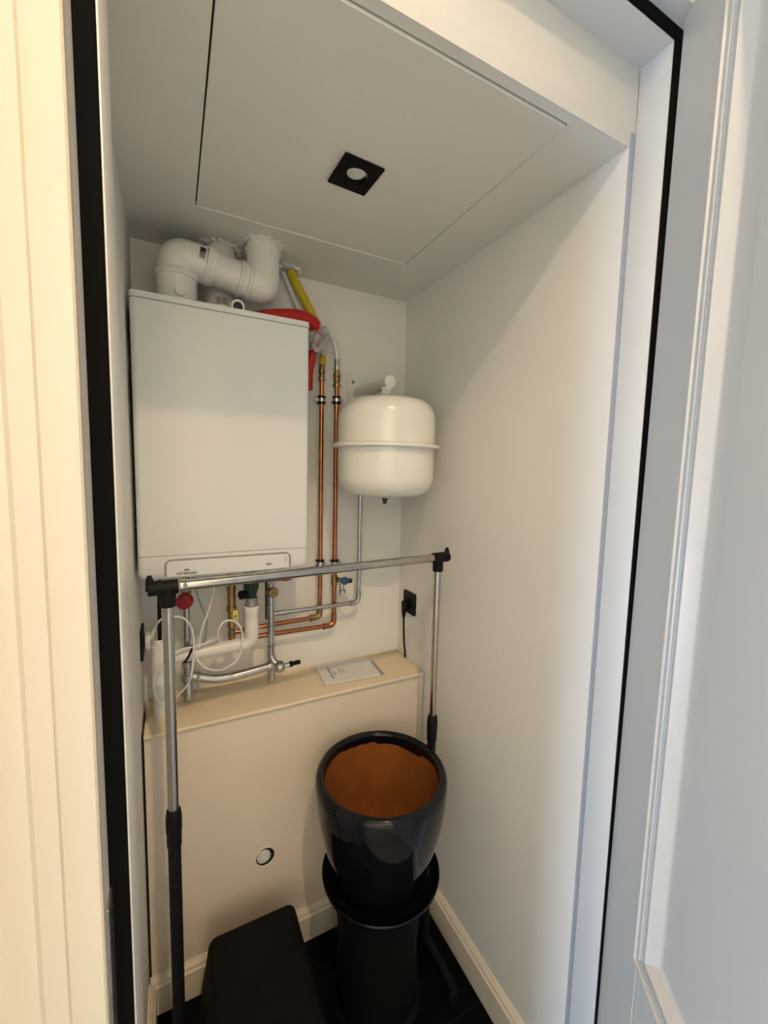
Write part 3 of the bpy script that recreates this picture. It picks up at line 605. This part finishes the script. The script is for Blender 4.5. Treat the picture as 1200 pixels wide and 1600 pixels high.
# ------------------------------------------------------------------ booklet on the ledge
bk = thing('manual_booklet', 'white printed manual lying on the cream ledge', 'booklet', (-.265, -.09, L))
Mb = Matrix.Translation((-.262, -.092, L)) @ Matrix.Rotation(math.radians(-3.5), 4, 'Z')
obj('pages', MB().box((-.103, -.072, .0012), (.103, .074, .0062), .0006, 1, Mb), 'paper', bk, False)
obj('cover', MB().box((-.105, -.074, .0062), (.104, .075, .0072), .0004, 1, Mb), 'paper', bk, False)
for x, y0, y1, wd in ((-.070, -.046, .044, .0085), (-.055, -.026, .012, .005), (-.031, -.018, .024, .005), (-.019, -.020, .012, .0045)):
    obj('print_line', MB().box((x, y0, .0071), (x+wd, y1, .0074), 0, 1, Mb), 'boilergrey', bk, False)
obj('spine_strip', MB().box((.106, -.070, .0012), (.119, .040, .004), .0008, 1, Mb), 'boilergrey', bk, False, label='dark strip at the right edge')
random.seed(5); vs = []; fs = []; nx, ny = 14, 9
for i in range(nx+1):
    for j in range(ny+1):
        x = -.122+.250*i/nx; y = -.082+.168*j/ny; inside = -.106 < x < .121 and -.076 < y < .077
        z = (.0085 if inside else .0012)+random.random()*.002
        vs.append(Mb @ Vector((x, y, z)))
for i in range(nx):
    for j in range(ny): k = i*(ny+1)+j; fs.append((k, k+ny+1, k+ny+2, k+1))
tag(obj('plastic_sleeve', MB().add(vs, fs), 'sleeve', None, True, ang=12), 'clear plastic sleeve round the white manual', 'sleeve')

# ------------------------------------------------------------------ round vent in the boxing
vt = thing('inspection_cap', 'round white cap in a dark hole low in the cream panel', 'cap', (-.586, -.206, .33))
obj('hole_ring', MB().lathe([(.0275, -.004), (.0325, -.004), (.0345, .0012), (.0325, .0026), (.0300, .002), (.0280, -.0005)], (-.585, -.2065, .360), (0, -1, 0), 40, cap=False), 'panel', vt)
obj('hole_liner', MB().lathe([(.0295, 0), (.0295, .0008), (0, .0008)], (-.585, -.2062, .360), (0, -1, 0), 36), 'gap', vt)
obj('cap_face', MB().lathe([(.0215, 0), (.0215, .0035), (.020, .0048), (.008, .0055), (0, .0055)], (-.590, -.2068, .364), (0, -1, 0), 36), 'whiteplastic', vt)
for k in range(7):
    t = PI*.95+2*PI*k/10
    obj('cap_hole', MB().box((-.590-.0158*math.cos(t)-.0014, -.2126, .364+.0158*math.sin(t)-.0014), (-.590-.0158*math.cos(t)+.0014, -.2115, .364+.0158*math.sin(t)+.0014)), 'boilergrey', vt, False)

# ------------------------------------------------------------------ recessed downlight
dl = thing('downlight', 'square black recessed ceiling spotlight, switched off', 'light', (-.450, -.556, H-.006))
Mdl = Matrix.Translation((-.450, -.555, H)) @ Matrix.Rotation(math.radians(3), 4, 'Z')
hz = -.0035      # hatch is a touch lower here
pl_ = rrect(-.046, -.049, .046, .049, .002, 3); n = len(pl_); nr = 32
bmf = bmesh.new()
ring = [(.026*math.cos(2*PI*k/nr), .026*math.sin(2*PI*k/nr)) for k in range(nr)]
# plate with a round hole: outer loop sampled at the ring's angles
def sq(t, a=.046, b=.049):
    c, s_ = math.cos(t), math.sin(t); k = min(a/abs(c) if abs(c) > 1e-6 else 9, b/abs(s_) if abs(s_) > 1e-6 else 9); return (c*k, s_*k)
angs = sorted(set([2*PI*k/nr for k in range(nr)]+[math.atan2(sy*.049, sx*.046) % (2*PI) for sx in (1, -1) for sy in (1, -1)]))
na = len(angs); vs = []
for t in angs:
    o_ = sq(t); i_ = (.026*math.cos(t), .026*math.sin(t))
    vs += [Mdl @ Vector((*o_, hz)), Mdl @ Vector((*o_, hz-.004)), Mdl @ Vector((*i_, hz-.004)), Mdl @ Vector((*i_, hz+.012))]
fs = []
for k in range(na):
    k2 = (k+1) % na
    for q in range(3): fs.append((k*4+q, k2*4+q, k2*4+q+1, k*4+q+1))
obj('frame_plate', MB().add(vs, fs), 'blackbox', dl, False)
tilt = Vector((.05, -.30, -1)).normalized()
cpt = Vector((-.450, -.555, H+hz+.004))
obj('tilt_ring', MB().lathe([(.0255, -.004), (.0250, .003), (.0215, .005), (.0195, .0), (.0185, -.010)], cpt, tilt, 32, cap=False), 'blackbox', dl)
obj('lens', MB().lathe([(.0190, -.006), (.0185, -.0045), (.012, -.003), (0, -.0025)], cpt, tilt, 32), 'lens', dl)

# ------------------------------------------------------------------ clothes rack
XA, YA, XB, YB, ZR = -.841, -.465, -.092, -.408, 1.348
cr_ = thing('clothes_rack', 'chrome and black telescopic clothes rack standing before the boiler', 'clothes rack', ((XA+XB)/2, (YA+YB)/2, 0))
A = V(XA, YA, 0); B = V(XB, YB, 0); ad = (B-A).normalized()
obj('rail', MB().cyl(V(XA, YA, ZR)+ad*.02, V(XB, YB, ZR)-ad*.012, .0122, 28), 'chrome', cr_, label='chrome hanging rail')
obj('rail_sleeve', MB().lathe([(.0128, 0), (.0142, .002), (.0142, .016), (.0125, .020)], V(XA, YA, ZR)+ad*.018, ad, 28), 'chrome', cr_)
for P, sgn, zs_, zb in ((A, -1, .823, .731), (B, 1, .828, .742)):
    t = P+V(0, 0, ZR)
    cn = obj('corner_joint', MB().lathe([(.0155, -.020), (.0160, -.018), (.0160, .036), (.0155, .038), (0, .038)], t, ad*sgn, 28).lathe([(.0155, -.043), (.0163, -.041), (.0160, 0)], t, (0, 0, 1), 28), 'black', cr_, label='black plastic corner joint')
    q = t+ad*sgn*.034
    obj('end_stop', MB().tube([q-V(0, 0, .004), q+V(0, 0, .020), q+V(0, 0, .029)], [.0085, .0075, .004], n=14), 'black', cn)
    obj('upper_tube', MB().cyl((P.x, P.y, zs_-.03), (P.x, P.y, ZR-.036), .0112 if sgn > 0 else .0117, 24), 'chrome', cr_, label='chrome upper tube')
    obj('locking_collar', MB().lathe([(.0125, .004), (.0150, .0), (.0172, -.018), (.0172, -.050), (.0160, -.056), (.0160, -(zs_-zb)+.004), (.0140, -(zs_-zb))], (P.x, P.y, zs_), n=28), 'black', cr_, label='black locking collar')
    obj('lower_tube', MB().cyl((P.x, P.y, .045), (P.x, P.y, zb+.01), .0138, 24), 'black', cr_, label='black lower tube')
    y0, y1 = P.y-.17, P.y+.12
    ft = obj('foot_bar', MB().tube([(P.x, y0, .036), (P.x, y1, .036)], .0125, n=18), 'black', cr_)
    for yy in (y0+.008, y1-.008):
        obj('foot_cap', MB().lathe([(.015, 0), (.0165, .004), (.0165, .030), (.010, .045), (0, .047)], (P.x, yy, .0005), n=18), 'black', ft)

# ------------------------------------------------------------------ glazed pot on its saucer and stand
PX, PY = -.2955, -.451
zp = .405
pt = thing('planter_pot', 'big glossy black glazed plant pot, empty, with bare terracotta inside', 'pot', (PX, PY, zp))
KR, KZ = .193/.1975, .335/.325
outer = [(0, 0), (.118, 0), (.128, .005), (.150, .060), (.172, .130), (.187, .190), (.195, .245), (.1975, .290), (.1965, .312), (.191, .322), (.183, .325), (.176, .323), (.171, .315), (.170, .300)]
obj('glazed_body', MB().lathe([(r*KR, z*KZ) for r, z in outer], (PX, PY, zp), n=80, cap=False), 'glaze', pt, ang=60)
random.seed(12)
inner = [(.1702, .303), (.1710, .275), (.168, .22), (.158, .15), (.140, .07), (.120, .028), (.1, .022), (0, .020)]
obj('terracotta_inside', MB().lathe([(r*KR, z*KZ) for r, z in inner], (PX, PY, zp), n=80, cap=False), 'terra', pt, ang=60)
gl = MB(); vs = []; fs = []; n = 96      # uneven lower edge of the glaze inside the rim
for k in range(n):
    a_ = 2*PI*k/n; d = .006+.004*math.sin(5*a_)+random.uniform(0, .004)+(.010 if .2 < a_ < 1.2 else 0)
    for rr_, zz in ((.1695, .304), (.1700, .304-d), (.1712, .304-d-.001)):
        vs.append((PX+rr_*KR*math.cos(a_), PY+rr_*KR*math.sin(a_), zp+zz*KZ))
for k in range(n):
    k2 = (k+1) % n
    for q in range(2): fs.append((k*3+q, k2*3+q, k2*3+q+1, k*3+q+1))
obj('glaze_edge', MB().add(vs, fs), 'glaze', pt)
sc = obj('pot_saucer', MB().lathe([(0, 0), (.145, 0), (.162, .005), (.1755, .020), (.177, .027), (.1745, .030), (.170, .027), (.162, .014), (.145, .008), (0, .0075)], (PX+.006, PY+.001, zp-.008), n=72, cap=False), 'glaze', None, ang=60)
tag(sc, 'wide black glazed saucer under the big black pot', 'saucer')
ps = thing('pot_stand', 'black round pedestal beneath the saucer in the dark floor corner', 'stand', (PX, PY, 0))
obj('pedestal', MB().lathe([(0, .004), (.125, .004), (.125, .03), (.120, .20), (.128, .34), (.135, zp-.0100), (0, zp-.0098)], (PX, PY, 0), n=48, cap=False), 'blackbox', ps, ang=50)
obj('foot_ring', MB().lathe([(.11, 0.0005), (.135, .0005), (.137, .02), (.126, .028), (.11, .028)], (PX, PY, 0), n=48, cap=False), 'blackbox', ps)

# ------------------------------------------------------------------ black tapered box on the floor
bxo = thing('storage_box', 'matt black tapered box standing upside down by the cream panel', 'box', (-.64, -.52, 0))
def ring(x0, x1, y0, y1, r, z): return [(p[0], p[1], z) for p in rrect(x0, y0, x1, y1, r, 6)]
zt = .285
rows = [ring(-.800, -.500, -.735, -.290, .025, .0008), ring(-.800, -.500, -.735, -.290, .025, .012), ring(-.766, -.522, -.70, -.318, .022, zt-.008), ring(-.762, -.525, -.697, -.321, .020, zt-.002), ring(-.755, -.532, -.69, -.328, .016, zt)]
obj('shell', loft(rows), 'blackbox', bxo, ang=50)
obj('rim_band', loft([ring(-.804, -.496, -.739, -.286, .027, .0006), ring(-.804, -.496, -.739, -.286, .027, .016), ring(-.799, -.501, -.734, -.291, .025, .017)]), 'blackbox', bxo)

# ------------------------------------------------------------------ hall downlight that casts the shadows, plus three added fill lamps
HD = 'lit downlights in the hall ceiling'
HL = ['round lit downlight in the hall ceiling, the one nearest the closet doorway', 'added round fill downlight by the rear wall, at the window end',
      'added round fill downlight by the rear wall, middle of the three', 'added round fill downlight by the rear wall, farthest from the window']
for (hx, hy, hz_), hlabel in zip([tuple(LAMP)]+ADDED_FILL, HL):
    hl = thing('hall_and_fill_downlight', hlabel, 'light', (hx, hy, 2.98), HD)
    obj('trim_ring', MB().lathe([(.040, 0), (.052, -.001), (.052, -.006), (.040, -.009), (.038, -.002)], (hx, hy, 2.9895), n=36, cap=False), 'black', hl)
    obj('lens', MB().lathe([(.038, 0), (.038, -.003), (0, -.003)], (hx, hy, 2.9895), n=36), 'glow', hl)
